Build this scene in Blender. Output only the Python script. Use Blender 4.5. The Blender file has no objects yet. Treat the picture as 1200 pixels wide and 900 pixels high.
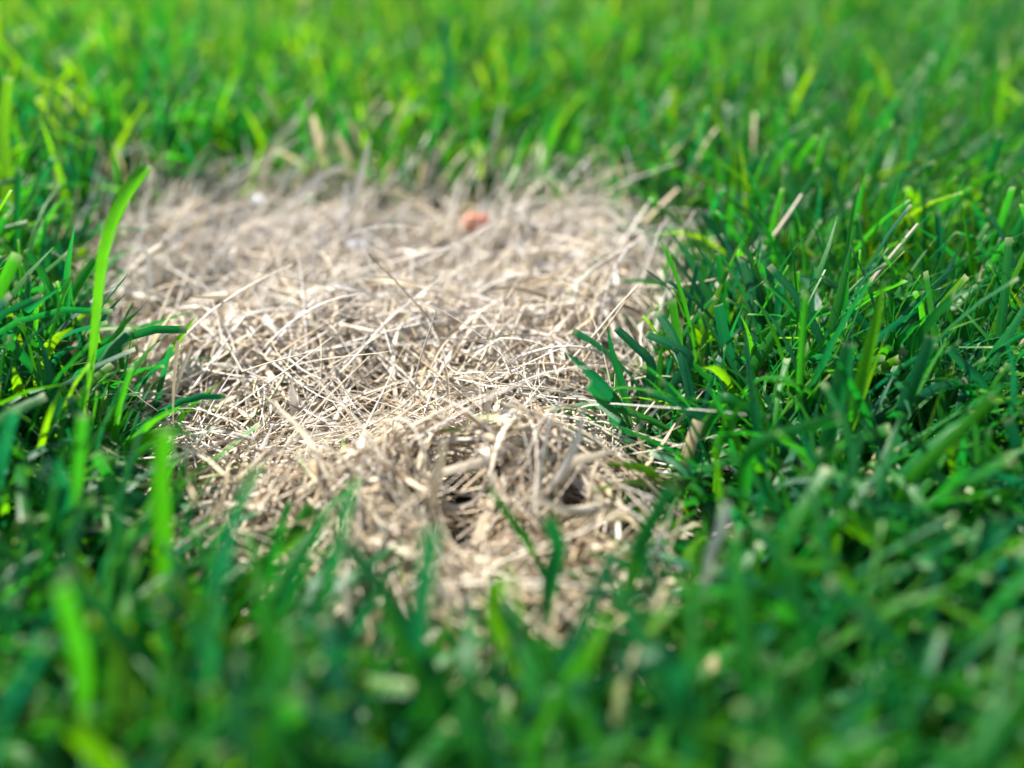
import bpy, math
import numpy as np
from mathutils import Vector

rng = np.random.default_rng(11)
R = math.radians
scene = bpy.context.scene
col = scene.collection

# ------------------------------------------------------------------ camera
CAM_H, PITCH, HFOV = 0.165, R(33.5), R(56.0)
cam_data = bpy.data.cameras.new('camera')
cam = bpy.data.objects.new('camera', cam_data)
col.objects.link(cam)
cam.location = (0, 0, CAM_H)
cam.rotation_euler = (R(90) - PITCH, 0, 0)
cam_data.sensor_width = 36.0
cam_data.angle = HFOV
cam_data.clip_start = 0.005
cam_data.clip_end = 500.0
cam_data.dof.use_dof = True
cam_data.dof.focus_distance = 0.256
cam_data.dof.aperture_fstop = 3.5
scene.camera = cam

# ------------------------------------------------------------------ sky, sun, exposure
SUN_EL, SUN_AZ = R(53), R(-52)          # azimuth measured from the view direction, negative = left
world = bpy.data.worlds.new('World')
scene.world = world
world.use_nodes = True
wn = world.node_tree
for n in list(wn.nodes):
    wn.nodes.remove(n)
sky = wn.nodes.new('ShaderNodeTexSky')
sky.sky_type = 'NISHITA'
sky.sun_disc = False
sky.sun_elevation = SUN_EL
sky.sun_rotation = SUN_AZ
bg = wn.nodes.new('ShaderNodeBackground')
bg.inputs['Strength'].default_value = 0.085
wo = wn.nodes.new('ShaderNodeOutputWorld')
wn.links.new(sky.outputs[0], bg.inputs['Color'])
wn.links.new(bg.outputs[0], wo.inputs['Surface'])
sun_data = bpy.data.lights.new('sun', 'SUN')
sun_data.energy = 5.0
sun_data.angle = R(1.5)
sun_data.color = (1.0, 0.955, 0.88)
sun = bpy.data.objects.new('sun', sun_data)
col.objects.link(sun)
sd = Vector((math.sin(SUN_AZ) * math.cos(SUN_EL), math.cos(SUN_AZ) * math.cos(SUN_EL), math.sin(SUN_EL)))
sun.rotation_euler = sd.to_track_quat('Z', 'Y').to_euler()
sun.location = (-1, 1, 3)
scene.view_settings.view_transform = 'Standard'
scene.view_settings.look = 'None'
scene.view_settings.gamma = 1.0
scene.view_settings.exposure = 1.62
scene.render.engine = 'CYCLES'
scene.cycles.max_bounces = 8
scene.cycles.diffuse_bounces = 5
scene.cycles.transmission_bounces = 6
scene.cycles.use_denoising = True

# ------------------------------------------------------------------ picture point -> place on the ground
FPX = 600 / math.tan(HFOV / 2)
C0 = np.array([0, 0, CAM_H])
CF = np.array([0, math.cos(PITCH), -math.sin(PITCH)])
CU = np.array([0, math.sin(PITCH), math.cos(PITCH)])
CR = np.array([1.0, 0, 0])

def ray(px, py):
    return CF + (px - 600) / FPX * CR - (py - 450) / FPX * CU
def on_ground(px, py, z=0.015):
    d = ray(px, py)
    return C0 + d * ((z - CAM_H) / d[2])
def at_y(px, py, y):
    d = ray(px, py)
    return C0 + d * (y / d[1])

# ------------------------------------------------------------------ materials
def new_mat(name):
    m = bpy.data.materials.new(name)
    m.use_nodes = True
    nt = m.node_tree
    for n in list(nt.nodes):
        nt.nodes.remove(n)
    return m, nt
def N(nt, typ, **kw):
    n = nt.nodes.new(typ)
    for k, v in kw.items():
        setattr(n, k, v)
    return n
def attr(nt, name):
    return N(nt, 'ShaderNodeAttribute', attribute_name=name).outputs['Fac']
def ramp(nt, fac, stops, interp='LINEAR'):
    r = N(nt, 'ShaderNodeValToRGB')
    r.color_ramp.interpolation = interp
    els = r.color_ramp.elements
    while len(els) < len(stops):
        els.new(0.5)
    for e, (p, c) in zip(els, stops):
        e.position = p
        e.color = (c[0], c[1], c[2], 1)
    nt.links.new(fac, r.inputs[0])
    return r.outputs[0]
def mix(nt, fac, a, b, blend='MIX'):
    m = N(nt, 'ShaderNodeMix', data_type='RGBA', blend_type=blend)
    if isinstance(fac, (int, float)):
        m.inputs[0].default_value = fac
    else:
        nt.links.new(fac, m.inputs[0])
    for i, x in ((6, a), (7, b)):
        if isinstance(x, tuple):
            m.inputs[i].default_value = (*x, 1)
        else:
            nt.links.new(x, m.inputs[i])
    return m.outputs[2]
def math_(nt, op, a, b=None, clamp=False):
    m = N(nt, 'ShaderNodeMath', operation=op)
    m.use_clamp = clamp
    for i, x in enumerate((a, b)):
        if x is None:
            continue
        if isinstance(x, (int, float)):
            m.inputs[i].default_value = x
        else:
            nt.links.new(x, m.inputs[i])
    return m.outputs[0]
def maprange(nt, v, a, b, c=0.0, d=1.0):
    m = N(nt, 'ShaderNodeMapRange')
    m.clamp = True
    nt.links.new(v, m.inputs[0])
    for i, x in enumerate((a, b, c, d)):
        m.inputs[i + 1].default_value = x
    return m.outputs[0]
def noise(nt, scale, detail=3, dim='3D'):
    tc = N(nt, 'ShaderNodeNewGeometry')
    n = N(nt, 'ShaderNodeTexNoise')
    n.inputs['Scale'].default_value = scale
    n.inputs['Detail'].default_value = detail
    nt.links.new(tc.outputs['Position'], n.inputs['Vector'])
    return n.outputs['Fac']

def leaf_material(name, front, through, fac_through, rough, dead=False, spec=0.5):
    """front(nt)/through(nt) give colours; a thin leaf that scatters and lets light through."""
    m, nt = new_mat(name)
    cf, ct = front(nt), through(nt)
    u = attr(nt, 'u')
    wave = math_(nt, 'SINE', math_(nt, 'MULTIPLY', u, 62.0))
    bump = N(nt, 'ShaderNodeBump')
    bump.inputs['Strength'].default_value = 0.2
    bump.inputs['Distance'].default_value = 0.00012
    nt.links.new(wave, bump.inputs['Height'])
    p = N(nt, 'ShaderNodeBsdfPrincipled')
    nt.links.new(cf, p.inputs['Base Color'])
    p.inputs['Roughness'].default_value = rough
    p.inputs['Specular IOR Level'].default_value = spec
    nt.links.new(bump.outputs[0], p.inputs['Normal'])
    t = N(nt, 'ShaderNodeBsdfTranslucent')
    nt.links.new(ct, t.inputs['Color'])
    nt.links.new(bump.outputs[0], t.inputs['Normal'])
    ms = N(nt, 'ShaderNodeMixShader')
    ms.inputs[0].default_value = fac_through
    nt.links.new(p.outputs[0], ms.inputs[1])
    nt.links.new(t.outputs[0], ms.inputs[2])
    o = N(nt, 'ShaderNodeOutputMaterial')
    nt.links.new(ms.outputs[0], o.inputs['Surface'])
    return m

STRAW = (0.50, 0.40, 0.24)
def green_col(nt, bright):
    r1, r2, v, u, cut = (attr(nt, k) for k in ('r1', 'r2', 'v', 'u', 'cut'))
    if bright:
        c = ramp(nt, r1, [(0.0, (0.002, 0.18, 0.065)), (0.35, (0.006, 0.30, 0.018)), (0.7, (0.085, 0.48, 0.002)), (1.0, (0.34, 0.60, 0.001))])
    else:
        c = ramp(nt, r1, [(0.0, (0.001, 0.066, 0.040)), (0.35, (0.002, 0.092, 0.016)), (0.7, (0.012, 0.125, 0.003)), (1.0, (0.080, 0.175, 0.001))])
    # midrib and veins a little paler, patchy along the blade
    vein = math_(nt, 'SINE', math_(nt, 'MULTIPLY', u, 62.0))
    c = mix(nt, maprange(nt, vein, -1, 1, 0.0, 0.08), c, (0.03, 0.20, 0.03))
    rib = math_(nt, 'ABSOLUTE', math_(nt, 'SUBTRACT', u, 0.5))
    c = mix(nt, maprange(nt, rib, 0.02, 0.09, 0.35, 0.0), c, (0.04, 0.22, 0.03))
    sp = noise(nt, 900, 3)
    c = mix(nt, maprange(nt, sp, 0.66, 0.74, 0.0, 0.5), c, (0.16, 0.17, 0.04))
    nz = noise(nt, 260, 2)
    c = mix(nt, maprange(nt, nz, 0.35, 0.75, 0.0, 0.3), c, (0.03, 0.15, 0.003))
    # pale sheath at the foot of the blade
    c = mix(nt, maprange(nt, v, 0.0, 0.22, 0.6, 0.0), c, (0.14, 0.20, 0.04))
    # withered tips on some, mower-cut ends on the blunt ones
    wt = math_(nt, 'MULTIPLY', maprange(nt, r2, 0.992, 0.996), maprange(nt, v, 0.35, 0.80))
    c = mix(nt, wt, c, STRAW)
    ct = math_(nt, 'MULTIPLY', cut, maprange(nt, v, 0.96, 1.0, 0.0, 0.55))
    c = mix(nt, ct, c, (0.40, 0.42, 0.22))
    return c
M_GREEN = leaf_material('grass_green', lambda nt: green_col(nt, False), lambda nt: green_col(nt, True), 0.45, 0.36, spec=0.30)

def dead_col(nt, bright):
    r1, r2, v, u = (attr(nt, k) for k in ('r1', 'r2', 'v', 'u'))
    k = 0.95 if bright else 0.83
    s = lambda c: tuple(min(0.85, x * k) for x in c)
    c = ramp(nt, r1, [(0.0, s((0.78, 0.76, 0.73))), (0.30, s((0.71, 0.63, 0.50))), (0.60, s((0.60, 0.48, 0.31))), (0.85, s((0.40, 0.27, 0.14))), (1.0, s((0.19, 0.10, 0.05)))])
    nz = noise(nt, 330, 3)
    c = mix(nt, maprange(nt, nz, 0.4, 0.75, 0.0, 0.45), c, s((0.44, 0.33, 0.20)))
    nz2 = noise(nt, 1400, 2)
    c = mix(nt, maprange(nt, nz2, 0.58, 0.7, 0.0, 0.5), c, s((0.74, 0.70, 0.64)))
    st = math_(nt, 'SINE', math_(nt, 'MULTIPLY', u, 34.0))
    c = mix(nt, maprange(nt, st, -0.2, 1, 0.0, 0.35), c, s((0.50, 0.38, 0.24)))
    fg = math_(nt, 'MULTIPLY', maprange(nt, r2, 0.90, 0.94), maprange(nt, v, 0.6, 0.1))
    c = mix(nt, fg, c, (0.16, 0.22, 0.05))
    return c
M_DEAD = leaf_material('dead_grass', lambda nt: dead_col(nt, False), lambda nt: dead_col(nt, True), 0.18, 0.5)

def soil_material():
    m, nt = new_mat('soil')
    a, b = noise(nt, 90, 6), noise(nt, 900, 4)
    c = mix(nt, maprange(nt, a, 0.3, 0.7), (0.014, 0.009, 0.006), (0.035, 0.024, 0.015))
    c = mix(nt, maprange(nt, b, 0.55, 0.7, 0, 0.5), c, (0.06, 0.042, 0.026))
    bump = N(nt, 'ShaderNodeBump')
    bump.inputs['Distance'].default_value = 0.002
    nt.links.new(b, bump.inputs['Height'])
    p = N(nt, 'ShaderNodeBsdfPrincipled')
    p.inputs['Roughness'].default_value = 0.95
    nt.links.new(c, p.inputs['Base Color'])
    nt.links.new(bump.outputs[0], p.inputs['Normal'])
    o = N(nt, 'ShaderNodeOutputMaterial')
    nt.links.new(p.outputs[0], o.inputs['Surface'])
    return m
M_SOIL = soil_material()

def far_lawn_material():
    m, nt = new_mat('far_lawn')
    a, b = noise(nt, 1.5, 5), noise(nt, 60, 4)
    c = mix(nt, a, (0.018, 0.10, 0.012), (0.05, 0.15, 0.012))
    c = mix(nt, maprange(nt, b, 0.4, 0.7, 0, 0.6), c, (0.012, 0.05, 0.008))
    p = N(nt, 'ShaderNodeBsdfPrincipled')
    p.inputs['Roughness'].default_value = 0.8
    nt.links.new(c, p.inputs['Base Color'])
    bump = N(nt, 'ShaderNodeBump')
    bump.inputs['Distance'].default_value = 0.02
    nt.links.new(b, bump.inputs['Height'])
    nt.links.new(bump.outputs[0], p.inputs['Normal'])
    o = N(nt, 'ShaderNodeOutputMaterial')
    nt.links.new(p.outputs[0], o.inputs['Surface'])
    return m
M_FAR = far_lawn_material()

def plain_material(name, ca, cb, scale, rough=0.7):
    m, nt = new_mat(name)
    c = mix(nt, maprange(nt, noise(nt, scale, 4), 0.35, 0.65), ca, cb)
    p = N(nt, 'ShaderNodeBsdfPrincipled')
    p.inputs['Roughness'].default_value = rough
    nt.links.new(c, p.inputs['Base Color'])
    o = N(nt, 'ShaderNodeOutputMaterial')
    nt.links.new(p.outputs[0], o.inputs['Surface'])
    return m

# ------------------------------------------------------------------ mesh helpers
def mesh_object(name, verts, faces, mat, attrs=None, parent=None, smooth=True):
    """verts (V,3), faces (F,4) quads."""
    verts = np.ascontiguousarray(verts, dtype=np.float32)
    faces = np.ascontiguousarray(faces, dtype=np.int32)
    me = bpy.data.meshes.new(name)
    k = faces.shape[1]
    me.vertices.add(len(verts))
    me.vertices.foreach_set('co', verts.ravel())
    me.loops.add(faces.size)
    me.loops.foreach_set('vertex_index', faces.ravel())
    me.polygons.add(len(faces))
    me.polygons.foreach_set('loop_start', np.arange(0, faces.size, k, dtype=np.int32))
    me.polygons.foreach_set('use_smooth', np.full(len(faces), smooth))
    for an, av in (attrs or {}).items():
        a = me.attributes.new(an, 'FLOAT', 'POINT')
        a.data.foreach_set('value', np.ascontiguousarray(av, dtype=np.float32).ravel())
    me.update(calc_edges=True)
    me.validate()
    me.materials.append(mat)
    o = bpy.data.objects.new(name, me)
    col.objects.link(o)
    if parent:
        o.parent = parent
    return o

def unit(a):
    return a / np.maximum(np.linalg.norm(a, axis=-1, keepdims=True), 1e-12)

def ribbon(P, side, W, fold=0.22, across=3):
    """P (n,s,3) centre lines, side (n,s,3) unit, W (n,s) full widths -> verts, faces, u, v"""
    n, s, _ = P.shape
    T = unit(np.gradient(P, axis=1))
    side = unit(side - (side * T).sum(-1, keepdims=True) * T)
    nor = np.cross(T, side)
    us = np.linspace(-1, 1, across)
    f = np.broadcast_to(np.asarray(fold, dtype=float).reshape(-1, 1) if np.ndim(fold) else fold, (n, s))
    V = np.stack([P + side * (W * 0.5 * a)[..., None] + nor * (W * f * (abs(a) ** 1.3))[..., None] for a in us], axis=2)
    idx = np.arange(n * s * across).reshape(n, s, across)
    F = np.stack([idx[:, :-1, :-1], idx[:, :-1, 1:], idx[:, 1:, 1:], idx[:, 1:, :-1]], axis=-1).reshape(-1, 4)
    U = np.broadcast_to((us + 1) / 2, (n, s, across))
    Vv = np.broadcast_to(np.linspace(0, 1, s)[None, :, None], (n, s, across))
    return V.reshape(-1, 3), F, U.reshape(-1), Vv.reshape(-1)

def tube(P, rad, sides=3):
    n, s, _ = P.shape
    T = unit(np.gradient(P, axis=1))
    ref = np.where(np.abs(T[..., 2:3]) > 0.9, np.array([1.0, 0, 0]), np.array([0, 0, 1.0]))
    a = unit(np.cross(T, ref))
    b = np.cross(T, a)
    ang = np.arange(sides) * 2 * np.pi / sides
    V = np.stack([P + (a * math.cos(x) + b * math.sin(x)) * rad[..., None] for x in ang], axis=2)
    idx = np.arange(n * s * sides).reshape(n, s, sides)
    nx = np.roll(idx, -1, axis=2)
    F = np.stack([idx[:, :-1], nx[:, :-1], nx[:, 1:], idx[:, 1:]], axis=-1).reshape(-1, 4)
    U = np.broadcast_to(np.arange(sides) / sides, (n, s, sides))
    Vv = np.broadcast_to(np.linspace(0, 1, s)[None, :, None], (n, s, sides))
    return V.reshape(-1, 3), F, U.reshape(-1), Vv.reshape(-1)

def per_point(x, s, across):
    return np.repeat(np.asarray(x, dtype=np.float32), s * across)

# ------------------------------------------------------------------ the bare patch: outline and relief
OUT_PX = [(98, 278), (82, 325), (98, 375), (140, 425), (162, 480), (176, 545), (226, 600), (305, 645), (366, 702), (430, 748),
          (540, 765), (660, 742), (722, 690), (746, 630), (746, 548), (722, 478), (748, 418), (790, 368), (806, 322), (786, 284),
          (748, 258), (690, 242), (640, 236), (560, 240), (470, 236), (380, 226), (300, 224), (215, 234), (150, 254)]
OUT = np.array([on_ground(x, y, 0.014)[:2] for x, y in OUT_PX])

def sdf(xy):
    """signed distance to the patch outline, negative inside"""
    a, b = OUT, np.roll(OUT, -1, axis=0)
    d = np.full(len(xy), 1e9)
    inside = np.zeros(len(xy), bool)
    for p, q in zip(a, b):
        e = q - p
        w = xy - p
        t = np.clip((w @ e) / (e @ e), 0, 1)
        d = np.minimum(d, np.linalg.norm(w - t[:, None] * e, axis=1))
        cond = (p[1] > xy[:, 1]) != (q[1] > xy[:, 1])
        with np.errstate(divide='ignore', invalid='ignore'):
            xi = (q[0] - p[0]) * (xy[:, 1] - p[1]) / (q[1] - p[1]) + p[0]
        inside ^= cond & (xy[:, 0] < xi)
    return np.where(inside, -d, d)

_ph = rng.uniform(0, 6.28, (14, 2))
_fr = rng.normal(0, 1, (14, 2))
def lump(xy, scale):
    """smooth pseudo noise, about -1..1"""
    o = 0
    for k in range(14):
        o = o + np.sin(xy[:, 0] * _fr[k, 0] * scale + _ph[k, 0] + np.cos(xy[:, 1] * _fr[k, 1] * scale + _ph[k, 1]) * 1.3)
    return o / 6.0

# (picture x, y, radius m, height m): mounds and hollows of the matted straw
MOUNDS = [(430, 385, 0.016, 0.008), (300, 405, 0.016, 0.003), (500, 560, 0.013, 0.007), (620, 565, 0.013, 0.006), (390, 570, 0.012, 0.006),
          (690, 300, 0.020, 0.008), (690, 540, 0.012, 0.006), (600, 490, 0.012, -0.005), (350, 490, 0.014, -0.005), (480, 480, 0.010, -0.004),
          (240, 480, 0.018, -0.008), (535, 600, 0.006, -0.012), (668, 622, 0.006, -0.010), (545, 645, 0.005, -0.010), (725, 390, 0.014, 0.007),
          (540, 310, 0.020, -0.005), (330, 330, 0.014, -0.003)]
HOLES = [(533, 600, 0.0046), (668, 622, 0.0036), (545, 648, 0.0034)]
HW = [(on_ground(x, y, 0.008)[:2], r) for x, y, r in HOLES]
MW = [(on_ground(x, y, 0.015)[:2], r, h) for x, y, r, h in MOUNDS]
def thatch_h(xy):
    z = 0.0145 + 0.0028 * lump(xy, 75)
    for c, r, h in MW:
        z = z + h * np.exp(-((xy - c) ** 2).sum(1) / (2 * r * r))
    d = sdf(xy)
    z = z * (0.5 + 0.5 * np.clip(-d / 0.022, 0, 1))
    return np.clip(np.where(d > 0, z * np.exp(-d / 0.03), z), 0.002, 0.05)

# ------------------------------------------------------------------ ground
def ground_sheet():
    xs = np.linspace(-0.6, 0.6, 150)
    ys = np.linspace(-0.2, 1.0, 150)
    X, Y = np.meshgrid(xs, ys)
    xy = np.stack([X.ravel(), Y.ravel()], 1)
    z = 0.0022 * lump(xy, 45) + 0.0012 * lump(xy[:, ::-1], 190)
    edge = np.minimum(np.minimum(X + .6, .6 - X), np.minimum(Y + .2, 1.0 - Y)).ravel()
    z = z * np.clip(edge / 0.1, 0, 1) - 0.001
    V = np.column_stack([xy, z])
    idx = np.arange(150 * 150).reshape(150, 150)
    F = np.stack([idx[:-1, :-1], idx[:-1, 1:], idx[1:, 1:], idx[1:, :-1]], -1).reshape(-1, 4)
    o = mesh_object('soil', V, F, M_SOIL)
    o['kind'] = 'structure'
    # lawn ground running to the horizon, round the piece of soil seen close
    r = [-120, -0.6, 0.6, 120]
    q = [-120, -0.2, 1.0, 120]
    V = np.array([(x, y, -0.001) for y in q for x in r])
    F = [(j * 4 + i, j * 4 + i + 1, j * 4 + i + 5, j * 4 + i + 4) for j in range(3) for i in range(3) if not (i == 1 and j == 1)]
    o = mesh_object('ground', V, np.array(F), M_FAR)
    o['kind'] = 'structure'
ground_sheet()

# ------------------------------------------------------------------ living grass
def grow(xy, length, width, tilt0, bend, az, twist, roll, s, zbase=None, wander=0.25):
    n = len(xy)
    t = np.linspace(0, 1, s)
    tilt = tilt0[:, None] + bend[:, None] * t[None] ** 1.4
    a = az[:, None] + (rng.normal(0, wander, n))[:, None] * t[None] * 2
    d = np.stack([np.sin(tilt) * np.sin(a), np.sin(tilt) * np.cos(a), np.cos(tilt)], -1)
    step = d * (length[:, None, None] / (s - 1))
    P = np.concatenate([np.zeros((n, 1, 3)), np.cumsum(step[:, :-1], axis=1)], axis=1)
    z0 = np.full(n, -0.001) if zbase is None else zbase
    P = P + np.column_stack([xy, z0])[:, None, :]
    P[..., 2] = np.maximum(P[..., 2], 0.002 + 0.0 * P[..., 2])
    h = np.stack([np.cos(a), -np.sin(a), np.zeros_like(a)], -1)
    T = unit(np.gradient(P, axis=1))
    h = unit(h - (h * T).sum(-1, keepdims=True) * T)
    b = np.cross(T, h)
    rr = roll[:, None] + twist[:, None] * t[None]
    side = h * np.cos(rr)[..., None] + b * np.sin(rr)[..., None]
    return P, side

def blade_width(t, blunt):
    base = 0.45 + 0.55 * np.clip(t / 0.3, 0, 1) ** 0.8
    point = base * np.clip((1 - t) / 0.45, 0, 1) ** 0.7 + 0.03
    cut = base * (1 - 0.25 * t)
    return np.where(blunt[:, None], cut, point)

def sward(name, label, n, area, keep, s, across, wmin, wmax, lmin, lmax, lean=None, r1fun=None, dense=1.0):
    x0, x1, y0, y1 = area
    xy = np.column_stack([rng.uniform(x0, x1, n), rng.uniform(y0, y1, n)])
    # grow in loose tufts rather than evenly
    c = rng.random(n) < 0.6
    cell = np.floor(xy / 0.011)
    jit = np.sin(cell @ np.array([[12.9898, 39.3], [78.233, 11.1]])) * 43758.5453
    ctr = (cell + 0.5 + (jit - np.floor(jit) - 0.5) * 0.9) * 0.011
    xy = np.where(c[:, None], ctr + rng.normal(0, 0.0022, (n, 2)), xy)
    xy = xy[keep(xy)]
    n = len(xy)
    d = sdf(xy)
    length = rng.uniform(lmin, lmax, n) * (1 + 0.14 * lump(xy, 30)) * np.clip(0.60 - 0.18 * np.clip((0.20 - xy[:, 1]) / 0.04, 0, 1) + d / 0.05 + 0.25 * np.clip((xy[:, 1] - 0.29) / 0.04, 0, 1), 0.4, 1.08)
    length = length * (1 + 0.15 * np.clip(d / 0.04, 0, 1) * np.clip((-0.06 - xy[:, 0]) / 0.04, 0, 1) * np.clip((xy[:, 1] - 0.16) / 0.05, 0, 1) * np.clip((0.55 - xy[:, 1]) / 0.1, 0, 1))
    front = np.clip((0.24 - xy[:, 1]) / 0.1, 0, 1)
    width = rng.uniform(wmin, wmax, n) * np.where(rng.random(n) < 0.3, 0.6, 1.0)
    tilt0 = np.abs(rng.normal(0.30, 0.28, n)) + 0.18 * front
    bend = np.abs(rng.normal(0.75, 0.7, n)) + 0.35 * front
    az = rng.uniform(0, 2 * np.pi, n)
    if lean is not None:
        az0, amt = lean
        az = np.where(rng.random(n) < amt, rng.normal(az0, 0.5, n), az)
    twist = rng.normal(0, 0.9, n)
    roll = rng.normal(0, 0.35, n)
    P, side = grow(xy, length, width, tilt0, bend, az, twist, roll, s)
    t = np.linspace(0, 1, s)[None]
    blunt = rng.random(n) < 0.38
    width = width * (1 + 0.35 * front)
    W = width[:, None] * blade_width(t, blunt)
    V, F, U, Vv = ribbon(P, side, W, rng.uniform(0.08, 0.32, n), across)
    r1 = np.clip(rng.beta(1.0, 1.25, n) - 0.10 * front + 0.12 * lump(xy, 22) + 0.34 * np.clip((xy[:, 1] - 0.34) / 0.25, 0, 1) * np.clip(0.8 - xy[:, 0] * 1.5, 0.2, 1.2), 0, 1) if r1fun is None else r1fun(xy, n)  # backlit lime glow at the back, cool sky tint in front, painted into tone
    at = {'u': U, 'v': Vv, 'r1': per_point(r1, s, across), 'r2': per_point(np.where((d < 0.010) & (rng.random(n) < 0.22), 1.0, rng.random(n)), s, across),
          'cut': per_point(blunt, s, across)}
    o = mesh_object(name, V, F, M_GREEN, at)
    o['kind'] = 'stuff'
    o['label'] = label
    o['category'] = 'grass'
    return o

def edge_keep(prob_in, soft):
    def k(xy):
        d = sdf(xy) + (0.006 + 0.009 * np.clip((xy[:, 1] - 0.26) / 0.04, 0, 1)) * lump(xy, 140)
        p = np.clip((d + soft) / (2 * soft), 0, 1)
        return rng.random(len(xy)) < np.maximum(p, prob_in)
    return k
NEAR = (-0.36, 0.42, -0.03, 0.62)
sward('lawn_grass', 'dense broad bladed green lawn grass around the dead patch', 36000, NEAR,
      edge_keep(0.0, 0.007), 8, 3, 0.0015, 0.0034, 0.028, 0.060)
def fine_keep(xy):
    d = sdf(xy) + 0.006 * lump(xy, 120)
    right = 1 / (1 + np.exp(-(xy[:, 0] - 0.06) / 0.03)) * np.clip((xy[:, 1] - 0.18) / 0.06, 0, 1)
    return rng.random(len(xy)) < np.clip((d + 0.008) / 0.016, 0.008, 1) * (0.25 + 0.75 * right)
sward('fine_lawn_grass', 'fine needle like green grass growing between the broad blades right of the dead patch', 36000, NEAR,
      fine_keep, 6, 2, 0.0006, 0.0012, 0.028, 0.054, lean=(0.9, 0.7), r1fun=lambda xy, n: rng.beta(1.7, 1.7, n))
def ring_keep(xy):
    x0, x1, y0, y1 = NEAR
    return ~((xy[:, 0] > x0) & (xy[:, 0] < x1) & (xy[:, 1] > y0) & (xy[:, 1] < y1))
sward('background_grass', 'green lawn grass stretching away behind the dead patch', 46000, (-0.85, 0.95, -0.35, 1.45),
      ring_keep, 6, 3, 0.0024, 0.0046, 0.034, 0.068, lean=(0.7, 0.3))
def far_keep(xy):
    return ~((xy[:, 0] > -0.85) & (xy[:, 0] < 0.95) & (xy[:, 1] > -0.35) & (xy[:, 1] < 1.45))
sward('distant_grass', 'distant lawn grass beyond the blurred background', 42000, (-2.6, 2.6, -1.4, 4.2),
      far_keep, 4, 2, 0.006, 0.012, 0.04, 0.075)

# ------------------------------------------------------------------ dead straw
def inside_points(n, grow_by=0.0, ymax=9.0):
    lo, hi = OUT.min(0) - 0.02, OUT.max(0) + 0.02
    out = []
    tot = 0
    while tot < n:
        p = rng.uniform(lo, hi, (n * 2, 2))
        p = p[(sdf(p) < grow_by + 0.004 * lump(p, 130)) & (p[:, 1] < ymax)]
        out.append(p)
        tot += len(p)
    return np.concatenate(out)[:n]

def lying(n, lmin, lmax, s, depth, rise, up, curl, kink, grow_by=0.0, heading=None, ymax=9.0, over=0.0):
    mid = inside_points(n, grow_by, ymax)
    L = rng.uniform(lmin, lmax, n)
    hd = rng.uniform(0, 2 * np.pi, n)
    # half of it in matted tufts that share a place and a direction
    k = max(6, n // 22)
    cc, ch = inside_points(k, grow_by, ymax), rng.uniform(0, 2 * np.pi, k)
    own = rng.integers(0, k, n)
    tuft = rng.random(n) < 0.5
    mid = np.where(tuft[:, None], cc[own] + rng.normal(0, 0.0045, (n, 2)), mid)
    hd = np.where(tuft, ch[own] + rng.normal(0, 0.35, n), hd)
    if heading is not None:
        m, sdv, share = heading
        hd = np.where((rng.random(n) < share) & ~tuft, rng.normal(m, sdv, n), hd)
    t = np.linspace(0, 1, s)
    turn = rng.normal(0, curl, n)
    k_at = rng.uniform(0.25, 0.8, n)
    k_on = np.where(rng.random(n) < kink, rng.normal(0, 1.1, n), 0)
    ang = hd[:, None] + turn[:, None] * (t[None] - 0.5) + k_on[:, None] * (t[None] > k_at[:, None])
    d = np.stack([np.sin(ang), np.cos(ang)], -1) * (L[:, None, None] / (s - 1))
    q = np.cumsum(d, axis=1)
    q = q - q.mean(axis=1, keepdims=True) + mid[:, None, :]
    h0 = thatch_h(mid)
    hl = thatch_h(q.reshape(-1, 2)).reshape(n, s)
    z = 0.35 * h0[:, None] + 0.65 * hl
    z = z + over - rng.uniform(0, 1, n)[:, None] ** 1.3 * depth + rise * np.abs(rng.normal(0, 1, n))[:, None] * 4 * t[None] * (1 - t[None])
    sl = np.where(rng.random(n) < up[0], rng.uniform(0.1, up[1], n), rng.normal(0, 0.1, n))
    z = z + (sl * L)[:, None] * (t[None] - 0.3) ** 1
    z = z + (np.where(k_on != 0, rng.normal(0, 0.35, n), 0) * L)[:, None] * np.maximum(0, t[None] - k_at[:, None])
    P = np.concatenate([q, np.maximum(z, 0.001)[..., None]], -1)
    ok = np.ones(n, bool)                       # nothing bridges the small holes
    for c, r in HW:
        ok &= (np.linalg.norm(q - c, axis=-1).min(axis=1) > r) | (rng.random(n) < 0.02)
    return P[ok], L[ok]

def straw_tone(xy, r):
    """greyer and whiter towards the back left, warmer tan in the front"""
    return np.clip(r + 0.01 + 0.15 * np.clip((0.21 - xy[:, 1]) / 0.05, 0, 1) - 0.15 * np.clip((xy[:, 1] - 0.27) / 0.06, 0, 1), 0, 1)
def straw_mass(name, label, n, rmin, rmax, r1a, r1b, **kw):
    P, L = lying(n, **kw)
    n = len(P)
    s = P.shape[1]
    t = np.linspace(0, 1, s)[None]
    rad = rng.uniform(rmin, rmax, n)[:, None] * (1.0 - 0.65 * t ** 2)
    V, F, U, Vv = tube(P, rad, 3)
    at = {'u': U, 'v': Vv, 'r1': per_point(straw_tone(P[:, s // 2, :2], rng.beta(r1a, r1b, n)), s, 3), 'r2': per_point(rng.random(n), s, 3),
          'cut': per_point(np.zeros(n), s, 3)}
    o = mesh_object(name, V, F, M_DEAD, at)
    o['kind'] = 'stuff'; o['label'] = label; o['category'] = 'dead grass'
    return o
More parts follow.
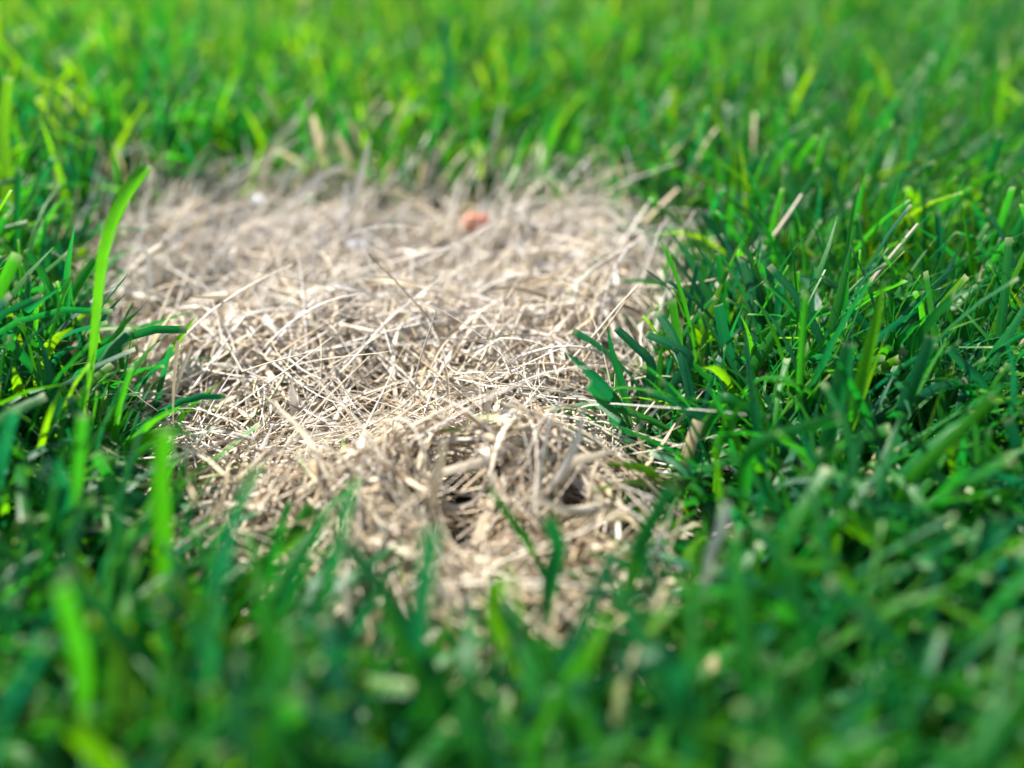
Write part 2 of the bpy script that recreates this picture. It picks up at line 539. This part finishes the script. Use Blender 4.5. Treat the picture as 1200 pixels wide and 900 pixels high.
def leaf_mass(name, label, n, wmin, wmax, r1a, r1b, **kw):
    P, L = lying(n, **kw)
    n = len(P)
    s = P.shape[1]
    t = np.linspace(0, 1, s)[None]
    W = rng.uniform(wmin, wmax, n)[:, None] * (0.55 + 0.45 * np.clip(t / .3, 0, 1)) * np.clip((1.04 - t) / 0.5, 0, 1) ** 0.7
    T = unit(np.gradient(P, axis=1))
    h = unit(np.cross(T, np.array([0, 0, 1.0]) + rng.normal(0, 0.02, (n, 1, 3))))
    b = np.cross(T, h)
    rr = rng.normal(0, 0.7, n)[:, None] + rng.normal(0, 1.8, n)[:, None] * t
    side = h * np.cos(rr)[..., None] + b * np.sin(rr)[..., None]
    V, F, U, Vv = ribbon(P, side, W, rng.uniform(-0.4, 0.45, n), 3)
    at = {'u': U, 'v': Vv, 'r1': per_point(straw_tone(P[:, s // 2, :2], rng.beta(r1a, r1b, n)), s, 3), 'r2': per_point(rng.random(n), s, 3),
          'cut': per_point(np.zeros(n), s, 3)}
    o = mesh_object(name, V, F, M_DEAD, at)
    o['kind'] = 'stuff'; o['label'] = label; o['category'] = 'dead grass'
    return o

straw_mass('dead_straw', 'matted pale straw of the dead patch in the lawn', 2000, 0.00018, 0.00050, 1.3, 2.4,
           lmin=0.022, lmax=0.068, s=9, depth=0.018, rise=0.0034, up=(0.4, 0.6), curl=0.45, kink=0.15, heading=(0.7, 0.6, 0.35))
straw_mass('old_thatch_gap_shade', 'older brown straw low down in the dead patch, coloured darker as shade in the gaps', 1700, 0.00018, 0.00045, 3.2, 1.6,  # old straw; its brown also paints shade into the gaps
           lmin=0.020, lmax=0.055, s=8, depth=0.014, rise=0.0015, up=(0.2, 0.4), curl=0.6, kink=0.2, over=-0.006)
leaf_mass('dead_leaves', 'flat curled dead grass leaves lying in the straw', 1150, 0.0009, 0.0024, 1.2, 2.6,
          lmin=0.014, lmax=0.050, s=10, depth=0.014, rise=0.0034, up=(0.35, 0.6), curl=1.0, kink=0.4)
straw_mass('thatch_under_grass', 'loose dead straw lying under the green blades at the patch edge', 600, 0.00022, 0.0005, 1.8, 1.8,
           lmin=0.018, lmax=0.05, s=7, depth=0.012, rise=0.002, up=(0.3, 0.6), curl=0.6, kink=0.2, grow_by=0.013)
straw_mass('top_straw', 'long pale straws lying crosswise on top of the dead patch', 950, 0.00020, 0.00046, 0.9, 3.4,
           lmin=0.024, lmax=0.066, s=11, depth=0.006, rise=0.0035, up=(0.35, 0.6), curl=0.8, kink=0.16, over=0.003)
leaf_mass('front_dead_leaves', 'broad limp dead leaves at the front of the dead patch', 330, 0.0011, 0.0024, 1.8, 2.2,
          lmin=0.018, lmax=0.045, s=10, depth=0.006, rise=0.0030, up=(0.4, 0.7), curl=0.7, kink=0.3, ymax=0.19, over=0.003)
straw_mass('front_straw', 'warm tan straw heaped at the front of the dead patch', 800, 0.00022, 0.00052, 1.8, 2.2,
           lmin=0.022, lmax=0.055, s=9, depth=0.008, rise=0.0024, up=(0.35, 0.6), curl=0.5, kink=0.10, ymax=0.19, over=0.002)
def standing_dead(name, label, n):
    """dead blades still rooted, leaning to the right in the back half of the patch and along its rim"""
    xy = inside_points(n * 3, 0.008)
    d = sdf(xy)
    back = np.clip((xy[:, 1] - 0.24) / 0.10, 0, 1)
    keep = rng.random(len(xy)) < np.maximum(back * (0.35 + 0.65 * np.clip((d + 0.03) / 0.03, 0, 1)), np.clip((d + 0.015) / 0.02, 0, 1) * 0.2) * np.clip(1 - d / 0.012, 0, 1)
    xy = xy[keep][:n]
    n = len(xy)
    s_, L = 8, rng.uniform(0.020, 0.050, len(xy))
    az = rng.normal(0.85, 0.75, n)
    xy = xy + 0.012 * lump(xy, 110)[:, None] * np.array([0.0, 1.0]) * np.clip((xy[:, 1] - 0.27) / 0.05, 0, 1)[:, None]
    P, side = grow(xy, L, None, np.abs(rng.normal(0.72, 0.38, n)), rng.normal(0.45, 0.5, n), az, rng.normal(0, 1.2, n), rng.normal(0, 0.5, n), s_)
    t = np.linspace(0, 1, s_)[None]
    W = rng.uniform(0.0005, 0.0018, n)[:, None] * blade_width(t, rng.random(n) < 0.3)
    V, F, U, Vv = ribbon(P, side, W, rng.uniform(-0.2, 0.3, n), 3)
    at = {'u': U, 'v': Vv, 'r1': per_point(rng.beta(1.2, 2.6, n), s_, 3), 'r2': per_point(rng.random(n), s_, 3), 'cut': per_point(np.zeros(n), s_, 3)}
    o = mesh_object(name, V, F, M_DEAD, at)
    o['kind'] = 'stuff'; o['label'] = label; o['category'] = 'dead grass'
standing_dead('standing_dead_grass', 'rooted dead grass leaning right in the back of the patch', 1250)

# ------------------------------------------------------------------ single blades and stalks that can be told apart
def catmull(pts, s):
    p = np.array(pts, float)
    p = np.vstack([2 * p[0] - p[1], p, 2 * p[-1] - p[-2]])
    m = len(p) - 3
    out = []
    for g in np.linspace(0, m - 1e-6, s):
        i = int(g); t = g - i
        a, b, c, d = p[i:i + 4]
        out.append(0.5 * (2 * b + (c - a) * t + (2 * a - 5 * b + 4 * c - d) * t * t + (3 * b - a - 3 * c + d) * t ** 3))
    return np.array(out)

def path3(px, z0, lean):
    """px: picture points from foot to tip; z0: height of the foot; lean: how far (m) the tip leans away"""
    b = on_ground(*px[0], z0)
    k = len(px) - 1
    return np.array([b] + [at_y(x, y, b[1] + lean * (i + 1) / k) for i, (x, y) in enumerate(px[1:])])

def rest(px, up=0.0):
    z = 0.015
    for _ in range(3):
        z = float(thatch_h(on_ground(*px, z)[None, :2])[0]) + up
    return z
def place(o, origin):
    me = o.data
    n = len(me.vertices)
    a = np.empty(n * 3, np.float32)
    me.vertices.foreach_get('co', a)
    me.vertices.foreach_set('co', (a.reshape(-1, 3) - np.asarray(origin, np.float32)).ravel())
    me.update()

def blade_mesh(name, pts, width, kind, r1, roll=0.0, twist=0.5, blunt=True, fold=0.18, r2=0.3, parent=None, s=18, across=5):
    P = catmull(pts, s)[None]
    t = np.linspace(0, 1, s)[None]
    T = unit(np.gradient(P, axis=1))
    view = unit(C0 - P)
    h = unit(np.cross(T, view))
    b = np.cross(T, h)
    rr = roll + twist * (t - 0.5)
    side = h * np.cos(rr)[..., None] + b * np.sin(rr)[..., None]
    W = width * blade_width(t, np.array([blunt]))
    if kind in ('stalk', 'sheath'):
        V, F, U, Vv = tube(P, (width / 2) * (1 - (0.45 if kind == 'stalk' else 0.1) * t), 6)
        across = 6
    else:
        V, F, U, Vv = ribbon(P, side, W, np.array([fold]), across)
    m = len(V)
    at = {'u': U, 'v': Vv, 'r1': np.full(m, r1), 'r2': np.full(m, r2), 'cut': np.full(m, 1.0 if blunt else 0.0)}
    mat = M_GREEN if kind in ('green', 'sheath') else M_DEAD
    o = mesh_object(name, V, F, mat, at)
    place(o, pts[0] if parent is None else parent.location)
    if parent is None:
        o.location = pts[0]
    else:
        o.parent = parent
    return o

def tag(o, label, cat, group=None):
    o['label'] = label
    o['category'] = cat
    if group:
        o['group'] = group

def shoot(name, label, b0, paths):
    """a grass shoot: an Empty at the foot, one sheath and one or more blades"""
    e = bpy.data.objects.new(name, None)
    e.empty_display_size = 0.01
    col.objects.link(e)
    e.location = b0
    tag(e, label, 'grass shoot')
    for pts, width, r1, kw in paths:
        r1 = 0.02 + r1 * 0.82
        c = catmull(pts, 41)
        s_ = blade_mesh('sheath', c[:9:4], width * 0.36, 'sheath', r1, parent=e)
        blade_mesh('blade', c[7::3], min(width * 0.78, 0.0042), 'green', r1, parent=e, **kw)
def green(label, px, width, r1, lean=0.0, z0=None, **kw):
    pts = path3(px, 0.019 if z0 is None else z0, lean)
    if z0 is None:                      # the foot stands on the soil, below the part one can see
        f = pts[0] - (pts[1] - pts[0]) * 0.25
        f[2] = 0.0
        pts = np.vstack([f, pts])
    shoot('grass_shoot', label, pts[0], [(pts, width, r1, kw)])
def standing(px, lean):
    pts = path3(px, 0.022, lean)
    f = pts[0] - (pts[1] - pts[0]) * 0.25
    f[2] = 0.0
    return np.vstack([f, pts])
def dead(label, px, width, r1, lean=0.0, z0=None, **kw):
    kw.setdefault('blunt', False)
    kw.setdefault('fold', 0.07)
    r1 = 0.08 + r1 * 0.9
    o = blade_mesh('dead_grass_blade', standing(px, lean) if z0 == 'lawn' else path3(px, rest(px[0], -0.001), lean), width * 0.8, 'dead', r1, **kw)
    tag(o, label, 'dead blade', 'single dead grass blades')
def stalk(label, px, width, r1, lean=0.0, z0=None, **kw):
    o = blade_mesh('straw_stalk', standing(px, lean) if z0 == 'lawn' else path3(px, rest(px[0], 0.0), lean), width * 0.85, 'stalk', r1, **kw)
    tag(o, label, 'straw', 'single straw stalks')
def plant(label, foot, blades, z0=0.003):
    b0 = on_ground(*foot, z0)
    paths = []
    for px, width, r1, lean, kw in blades:
        k = len(px)
        pts = [b0 + np.array([rng.normal(0, .0008), rng.normal(0, .0008), 0])] + [at_y(x, y, b0[1] + lean * (i + 1) / k) for i, (x, y) in enumerate(px)]
        paths.append((np.array(pts), width, r1, kw))
    shoot('grass_plant', label, b0, paths)

# left of the patch
green('tall lime green blade with rounded tip at the left edge of the dead patch', [(98, 520), (110, 420), (122, 300), (142, 238), (172, 192)], 0.0050, 0.88, lean=0.03, twist=-1.5, roll=0.75, fold=0.12)
plant('tuft of dark upright cut blades left of the tall lime blade', (66, 470),
      [([(74, 380), (56, 330), (32, 291)], 0.0040, 0.42, 0.004, dict(roll=0.5)),
       ([(82, 380), (80, 320), (88, 262)], 0.0030, 0.30, 0.004, dict(roll=0.6, blunt=False)),
       ([(66, 390), (84, 345), (113, 302)], 0.0040, 0.50, 0.006, dict(roll=-0.5)),
       ([(56, 400), (66, 370), (84, 328)], 0.0012, 0.55, -0.004, dict(blunt=False)),
       ([(40, 420), (42, 380), (44, 350)], 0.0018, 0.75, -0.006, dict())])
green('pale grey green blade slanting up from the left picture edge', [(-20, 440), (4, 402), (32, 365), (76, 334)], 0.0030, 0.15, lean=-0.01, roll=0.3, blunt=False)
green('broad cut blade at the left picture edge beside the dark tuft', [(-12, 400), (-6, 350), (4, 300)], 0.0060, 0.45, lean=0.0)
green('long dark blade lying out to the right onto the straw', [(60, 440), (120, 402), (170, 384), (228, 364)], 0.0032, 0.22, lean=0.012, z0=0.012, roll=0.9, blunt=False)
green('yellow green pointed blade leaning over the left rim of the straw', [(160, 470), (186, 428), (208, 400), (230, 370)], 0.0020, 0.98, lean=0.004, z0=0.006, blunt=False)
green('short bright upright blade below the dark lying blade', [(136, 520), (140, 478), (154, 430)], 0.0020, 0.70, lean=-0.004)
green('yellow lime blade standing blurred at the far left edge', [(4, 300), (8, 220), (4, 150), (10, 90)], 0.0060, 1.0, lean=0.02, fold=0.08)
green('dark olive blade bending right behind the left tuft', [(0, 240), (14, 205), (40, 186), (66, 174)], 0.0042, 0.55, lean=0.02)
# front left
green('vertical lime blade with cut tip in the left foreground', [(196, 700), (190, 610), (188, 560), (194, 503)], 0.0048, 0.80, lean=0.004, twist=0.2, fold=0.1)
green('blue green blade at the left picture edge in the foreground', [(-14, 620), (0, 545), (16, 478)], 0.0042, 0.02, lean=0.0)
green('narrow green blade rising beside the vertical lime blade', [(84, 640), (90, 560), (98, 486)], 0.0036, 0.6, lean=0.0)
green('teal blade drooping left of the vertical lime blade', [(60, 640), (72, 585), (62, 545), (50, 560)], 0.0050, 0.05, lean=-0.004)
green('broad lime blade blurred in the lower left foreground', [(100, 850), (96, 780), (84, 730), (72, 686)], 0.0046, 0.72, lean=0.0, fold=0.1)
green('lime blade crossing the bottom left corner', [(150, 930), (110, 880), (80, 850), (40, 830)], 0.0046, 0.97, lean=0.0)
green('yellow green blade bent over in the lower left grass', [(250, 800), (252, 740), (246, 700)], 0.0044, 0.85, lean=0.004)
green('pale green blade at the bottom beside the teal one', [(350, 930), (345, 860), (335, 820)], 0.0052, 0.6, lean=0.0)
# centre front
green('teal green blade rising in front of the straw left of centre', [(356, 760), (382, 690), (398, 630), (416, 563)], 0.0034, 0.12, lean=0.004, roll=0.3)
green('dark blue green blade standing in front of the straw at centre', [(484, 830), (488, 745), (496, 690), (506, 618)], 0.0052, 0.03, lean=0.002, fold=0.1)
green('dark olive blade lying on the foreground straw right of centre', [(640, 680), (618, 632), (600, 606), (574, 568)], 0.0038, 0.62, lean=0.004, z0=0.014, roll=0.8)
green('broad green blade at the front rim of the straw right of centre', [(640, 720), (646, 672), (654, 640), (642, 606)], 0.0048, 0.2, lean=0.004)
green('yellow green blade standing below the foreground straw', [(606, 800), (592, 750), (578, 712), (588, 676)], 0.0044, 0.96, lean=0.002)
green('teal blade beside the yellow green one below the straw', [(606, 790), (596, 740), (582, 696)], 0.0036, 0.08, lean=0.0)
green('slanting green blade in the left part of the foreground straw', [(310, 760), (340, 680), (366, 630), (378, 600)], 0.0038, 0.25, lean=0.004)
green('short light green blade beside the slanting one left of centre', [(296, 720), (316, 660), (332, 612)], 0.0034, 0.45, lean=0.004)
# right rim of the patch
plant('teal green grass plant with five spreading blades at the right rim of the straw', (742, 540),
      [([(735, 490), (712, 458), (686, 432), (662, 412)], 0.0032, 0.05, -0.006, dict(blunt=False, roll=0.2, fold=0.12)),
       ([(736, 480), (728, 445), (718, 412), (712, 382)], 0.0026, 0.20, 0.006, dict(blunt=False, roll=0.4)),
       ([(752, 480), (764, 430), (744, 405), (722, 384)], 0.0036, 0.05, 0.010, dict(roll=0.2, fold=0.1)),
       ([(775, 470), (808, 422), (782, 402), (757, 391)], 0.0036, 0.10, 0.012, dict(roll=0.2, fold=0.1)),
       ([(740, 520), (726, 497), (710, 474), (690, 449)], 0.0044, 0.12, -0.010, dict(roll=0.15, fold=0.1))])
# right hand lawn
green('dark upright cut blade at the left of the sharp right hand grass', [(852, 400), (850, 355), (846, 325), (842, 296)], 0.0034, 0.35, lean=0.004, roll=0.4)
green('blue green upright blade with whitish cut tip right of the patch', [(908, 420), (912, 375), (916, 332)], 0.0040, 0.0, lean=0.002, roll=0.3)
green('grey blue pointed blade standing among the right hand grass', [(950, 410), (950, 360), (954, 308)], 0.0030, 0.0, lean=0.0, blunt=False)
green('olive cut blade between two blue green blades on the right', [(932, 400), (932, 350), (934, 318)], 0.0030, 0.75, lean=0.0)
green('long pointed upright green blade in the sharp right hand grass', [(980, 430), (984, 390), (990, 345), (993, 312)], 0.0034, 0.4, lean=0.0, blunt=False)
green('olive upright cut blade right of the long pointed one', [(1008, 400), (1012, 355), (1016, 315)], 0.0036, 0.72, lean=0.002)
green('long yellow green blade curving up through the right hand grass', [(980, 540), (1000, 480), (1014, 425), (1028, 370), (1036, 325)], 0.0036, 0.90, lean=0.006, blunt=False)
green('bright green blade lying level above the broad teal blade', [(880, 440), (900, 388), (936, 376), (976, 363)], 0.0036, 0.55, lean=0.0, roll=0.2)
green('broad teal blade standing at the left of the right hand grass', [(858, 440), (852, 410), (846, 380), (842, 357)], 0.0046, 0.05, lean=0.0, fold=0.1)
green('wide dark cut blade in the middle of the right hand grass', [(960, 560), (976, 490), (986, 440), (996, 403)], 0.0066, 0.22, lean=0.004)
green('dark slanting cut blade on the right side of the lawn', [(1040, 530), (1058, 480), (1078, 430), (1092, 394)], 0.0046, 0.12, lean=0.004)
green('pale green ribbed cut blade slanting among the right hand grass', [(1050, 400), (1058, 370), (1075, 325)], 0.0036, 0.30, lean=0.004, roll=0.2)
green('short dark pointed blade right of the ribbed one', [(1120, 430), (1134, 390), (1144, 345)], 0.0032, 0.25, lean=0.0, blunt=False)
green('teal blade slanting down to the right at the right side', [(1170, 500), (1150, 450), (1128, 425), (1112, 408)], 0.0034, 0.03, lean=0.0, roll=0.2)
green('blunt light green blade lying in front of the right rim', [(820, 520), (845, 470), (870, 478), (900, 492)], 0.0044, 0.42, lean=-0.006)
green('broad green blade lying level across the right foreground', [(870, 600), (880, 530), (930, 506), (984, 490)], 0.0046, 0.45, lean=0.0, roll=0.2)
green('long lime blade slanting up in the right foreground', [(1040, 620), (1070, 560), (1130, 500), (1165, 465)], 0.0038, 0.85, lean=0.0)
green('bent lime blade lying over the right foreground grass', [(740, 800), (760, 730), (850, 708), (895, 690), (920, 648)], 0.0042, 0.80, lean=0.012, roll=0.2, fold=0.1)
green('level lime blade ending in the right foreground', [(1000, 720), (985, 668), (950, 664), (916, 660)], 0.0040, 0.88, lean=0.0, roll=0.2)
green('yellow green pair of tips above the level lime blade', [(970, 680), (980, 610), (1010, 625), (1050, 648)], 0.0042, 0.9, lean=0.0)
green('pale lime blade lying level in the lower right corner', [(1010, 860), (1030, 796), (1090, 802), (1160, 816)], 0.0046, 0.72, lean=0.0, roll=0.2)
green('teal blade arching over in the lower right foreground', [(820, 860), (800, 800), (780, 770), (750, 775)], 0.0048, 0.06, lean=0.0)
green('green blade slanting up left of the foreground lime blade', [(735, 700), (750, 640), (770, 600), (790, 570)], 0.0044, 0.35, lean=0.004)
green('blue green blade standing at the lower right picture edge', [(1130, 720), (1150, 650), (1168, 605)], 0.0044, 0.04, lean=0.0)
green('thin dark stem standing behind the sharp right hand grass', [(984, 400), (988, 330), (996, 270), (1006, 218)], 0.0018, 0.5, lean=0.01, blunt=False)
green('light green blade standing behind the cream stalk on the right', [(1050, 320), (1058, 270), (1066, 240), (1074, 212)], 0.0024, 0.55, lean=0.01)
green('bright lime tuft blade in the blurred background', [(700, 190), (712, 130), (720, 80), (730, 40)], 0.0075, 1.0, lean=0.02, fold=0.08)
green('lime blade leaning right in the blurred background', [(720, 190), (745, 130), (768, 92), (800, 60)], 0.0070, 0.97, lean=0.02, fold=0.08)
green('tall pale teal blade in the blurred background left of centre', [(520, 180), (524, 120), (524, 60), (520, 20)], 0.0060, 0.1, lean=0.01)

# cream stalks among the green on the right
stalk('cream straw stalk with pale cut end above the sharp right hand grass', [(990, 380), (1010, 345), (1038, 308), (1076, 262)], 0.0015, 0.28, lean=0.004, z0='lawn')
stalk('pale cream green stalk slanting up right of the dead patch', [(862, 340), (890, 300), (920, 258), (940, 228)], 0.0021, 0.4, lean=0.01, z0='lawn')
dead('grey curled dead blade in the right foreground grass', [(826, 690), (832, 650), (846, 615), (850, 588)], 0.0028, 0.05, lean=0.0, blunt=True, z0='lawn')

# dead leaves and straws in the sharp band
dead('broad white dead leaf curling over at the left of the straw', [(226, 398), (252, 396), (282, 404), (300, 440)], 0.0034, 0.0, lean=-0.004, z0=0.022)
dead('white dead leaf hanging down in the hollow at the left', [(246, 458), (254, 462), (261, 480), (263, 512)], 0.0040, 0.0, lean=-0.004, z0=0.020, blunt=True)
dead('flat cream dead leaf pointing right in the sharp straw', [(344, 494), (360, 484), (384, 472)], 0.0034, 0.35, lean=0.004, z0=0.018)
dead('white flat leaf lying across the crest of the straw', [(318, 384), (336, 388), (362, 402)], 0.0034, 0.0, lean=-0.002, z0=0.022)
dead('pale leaf lying level at the top of the straw mound', [(428, 394), (450, 388), (480, 394)], 0.0028, 0.05, lean=0.0, z0=0.026)
dead('pale leaf slanting down from the straw mound', [(364, 420), (382, 408), (404, 388)], 0.0026, 0.12, lean=0.004, z0=0.024)
dead('white upright dead leaf standing in the left hollow', [(350, 508), (345, 478), (342, 446)], 0.0030, 0.02, lean=0.002, z0=0.014)
stalk('long straw arching from the mound towards the right rim', [(568, 440), (620, 414), (672, 406), (720, 420), (752, 440)], 0.0011, 0.15, lean=0.0, z0=0.024)
stalk('straw leaning up to the right above the right rim', [(640, 452), (690, 400), (722, 362), (748, 334)], 0.0010, 0.3, lean=0.012, z0=0.018)
stalk('second straw leaning beside the one above the right rim', [(666, 452), (700, 400), (728, 360), (742, 338)], 0.0009, 0.6, lean=0.012, z0=0.018)
stalk('thin straw standing out over the straw mound at centre', [(484, 500), (488, 440), (500, 398), (512, 362)], 0.0009, 0.2, lean=0.004, z0=0.018)
stalk('short reddish brown twig lying in the straw near the centre', [(528, 430), (534, 416), (541, 404)], 0.0013, 0.86, lean=0.002, z0=0.026)
stalk('thin straw hanging down across the left of the straw mound', [(282, 400), (284, 440), (296, 500)], 0.0009, 0.1, lean=-0.012, z0=0.026)
stalk('long straw crossing level through the sharp straw on the left', [(176, 430), (230, 424), (290, 418), (352, 412)], 0.0009, 0.1, lean=0.004, z0=0.022)
stalk('straw sloping down to the lower left of the straw', [(258, 518), (300, 508), (330, 496), (366, 484)], 0.0009, 0.05, lean=0.0, z0=0.018)
dead('bent pale blade rising in the hollow below the centre', [(560, 505), (570, 480), (580, 452)], 0.0026, 0.15, lean=0.002, z0=0.016)
dead('white leaf loop in the hollow right of the bent blade', [(570, 506), (586, 488), (598, 474), (610, 470)], 0.0026, 0.03, lean=0.0, z0=0.016)
# blurred foreground straw
dead('tan dead blade lying level across the foreground straw', [(300, 552), (360, 546), (430, 550), (520, 544)], 0.0022, 0.45, lean=0.0, z0=0.032)
dead('cream dead blade slanting across the foreground straw', [(500, 556), (540, 548), (580, 534), (610, 516)], 0.0026, 0.35, lean=0.002, z0=0.032)
dead('upright tan dead blade with bent top in the foreground straw', [(500, 620), (506, 580), (516, 540), (524, 510)], 0.0030, 0.5, lean=0.0, z0=0.024)
dead('pale stalk running from hollow into the foreground straw', [(630, 590), (660, 550), (678, 510), (684, 474)], 0.0022, 0.15, lean=0.004, z0=0.024)
dead('tan loop of dead blade at the right of the foreground straw', [(640, 600), (670, 545), (700, 535), (730, 525)], 0.0028, 0.5, lean=0.0, z0=0.026)
dead('pale forked dead blade at the front rim of the straw', [(535, 735), (524, 700), (508, 668)], 0.0024, 0.08, lean=0.0, z0=0.016)
dead('second prong of the forked pale blade at the front rim', [(536, 735), (542, 712), (552, 690)], 0.0022, 0.08, lean=0.0, z0=0.016)
dead('grey dead blade slanting at the left of the front rim', [(394, 730), (410, 690), (430, 650)], 0.0022, 0.1, lean=0.0, z0=0.014)
dead('pale bundle of dead blade lying at the left foreground rim', [(222, 604), (250, 588), (290, 570), (330, 560)], 0.0030, 0.1, lean=0.004, z0=0.02)
# pale stalks standing at the blurred far rim
FAR_RIM = [('tall pale stalk standing at the far rim left of centre', [(408, 290), (412, 240), (424, 200), (434, 160)], 0.0032, 0.2),
           ('grey stalk standing at the far left rim of the straw', [(160, 300), (164, 270), (168, 230)], 0.0034, 0.05),
           ('cream tipped dead blade slanting over the far left rim', [(270, 240), (305, 195), (340, 150), (372, 106)], 0.0042, 0.3),
           ('long grey dead blade slanting right at the far left rim', [(190, 220), (215, 190), (245, 155), (276, 118)], 0.0036, 0.2),
           ('grey blade slanting up right of the cream tipped one', [(320, 270), (350, 232), (380, 205), (410, 190)], 0.0032, 0.05),
           ('tan dead blade leaning right at the far rim', [(470, 260), (490, 225), (510, 185), (530, 162)], 0.0034, 0.5),
           ('pale grey stalk leaning at the far rim near the orange chip', [(545, 250), (562, 222), (575, 180), (588, 120)], 0.0034, 0.05),
           ('bent grey blade with hooked top at the far rim', [(722, 235), (746, 214), (754, 188), (756, 142)], 0.0034, 0.05),
           ('cream stalk standing at the far rim right of centre', [(692, 225), (696, 190), (702, 145)], 0.0032, 0.3),
           ('pale yellow blade leaning right behind the orange chip', [(604, 250), (622, 222), (640, 200), (658, 180)], 0.0036, 0.4),
           ('straw blade bent level at the far right rim', [(760, 270), (780, 245), (800, 228), (826, 212)], 0.0030, 0.4),
           ('thin grey stalk at the right corner of the far rim', [(820, 300), (818, 260), (808, 190)], 0.0026, 0.05)]
for lab, px, w, r in FAR_RIM:
    dead(lab, px, w, r, lean=0.01, z0=0.01, fold=0.12)

# ------------------------------------------------------------------ small things lying about
def chip(name, label, cat, px, py, z, size, mat, rot, seed):
    size = [0.8 * v for v in size]
    g = np.random.default_rng(seed)
    n, m = 9, 6
    V = []
    for j in range(m):
        ph = math.pi * (j + 0.5) / m
        for i in range(n):
            a = 2 * math.pi * i / n
            k = 1 + 0.16 * math.sin(2 * a + seed) + g.normal(0, 0.05)
            sq = lambda v: math.copysign(abs(v) ** 0.6, v)
            V.append((size[0] * sq(math.sin(ph)) * sq(math.cos(a)) * k, size[1] * sq(math.sin(ph)) * sq(math.sin(a)) * k, size[2] * sq(math.cos(ph)) * (1 + g.normal(0, 0.05))))
    V = np.array(V)
    idx = np.arange(n * m).reshape(m, n)
    nx = np.roll(idx, -1, axis=1)
    F = np.stack([idx[:-1], idx[1:], nx[1:], nx[:-1]], -1).reshape(-1, 4).tolist() + [idx[0].tolist(), idx[-1][::-1].tolist()]
    me = bpy.data.meshes.new(name)
    me.from_pydata(V.tolist(), [], F)
    me.update()
    for p in me.polygons:
        p.use_smooth = True
    me.materials.append(mat)
    o = bpy.data.objects.new(name, me)
    col.objects.link(o)
    o.location = on_ground(px, py, rest((px, py), size[2] * 0.75 + 0.001))
    o.rotation_euler = rot
    tag(o, label, cat)
    return o
M_CLAY = plain_material('fired_clay', (0.56, 0.17, 0.085), (0.62, 0.24, 0.14), 300)
M_CHALK = plain_material('pale_stone', (0.38, 0.41, 0.46), (0.28, 0.29, 0.32), 300)
M_BARK = plain_material('dead_leaf_brown', (0.17, 0.08, 0.045), (0.10, 0.05, 0.03), 250)
chip('clay_chip', 'small orange clay chip lying at the far rim of the straw', 'chip', 558, 262, 0.018, (0.0058, 0.0022, 0.0048), M_CLAY, (0.2, 0.1, 0.3), 3)
chip('pebble', 'small whitish blue pebble in the straw at the far left', 'pebble', 304, 240, 0.018, (0.0042, 0.004, 0.0040), M_CHALK, (0.3, 0, 0.6), 5)
chip('pebble', 'flat whitish pebble in the blurred straw left of centre', 'pebble', 420, 290, 0.020, (0.0042, 0.003, 0.0028), M_CHALK, (0.1, 0.3, 0.2), 8)
chip('leaf_scrap', 'dark brown dead leaf scrap in the shade at the far left rim', 'leaf scrap', 236, 182, 0.016, (0.0065, 0.004, 0.0085), M_BARK, (0.1, 0.4, 0.5), 9)
chip('leaf_scrap', 'reddish brown leaf scrap under the blades at the far rim', 'leaf scrap', 612, 212, 0.016, (0.0065, 0.003, 0.0022), M_BARK, (0.1, 0.1, 0.1), 12)
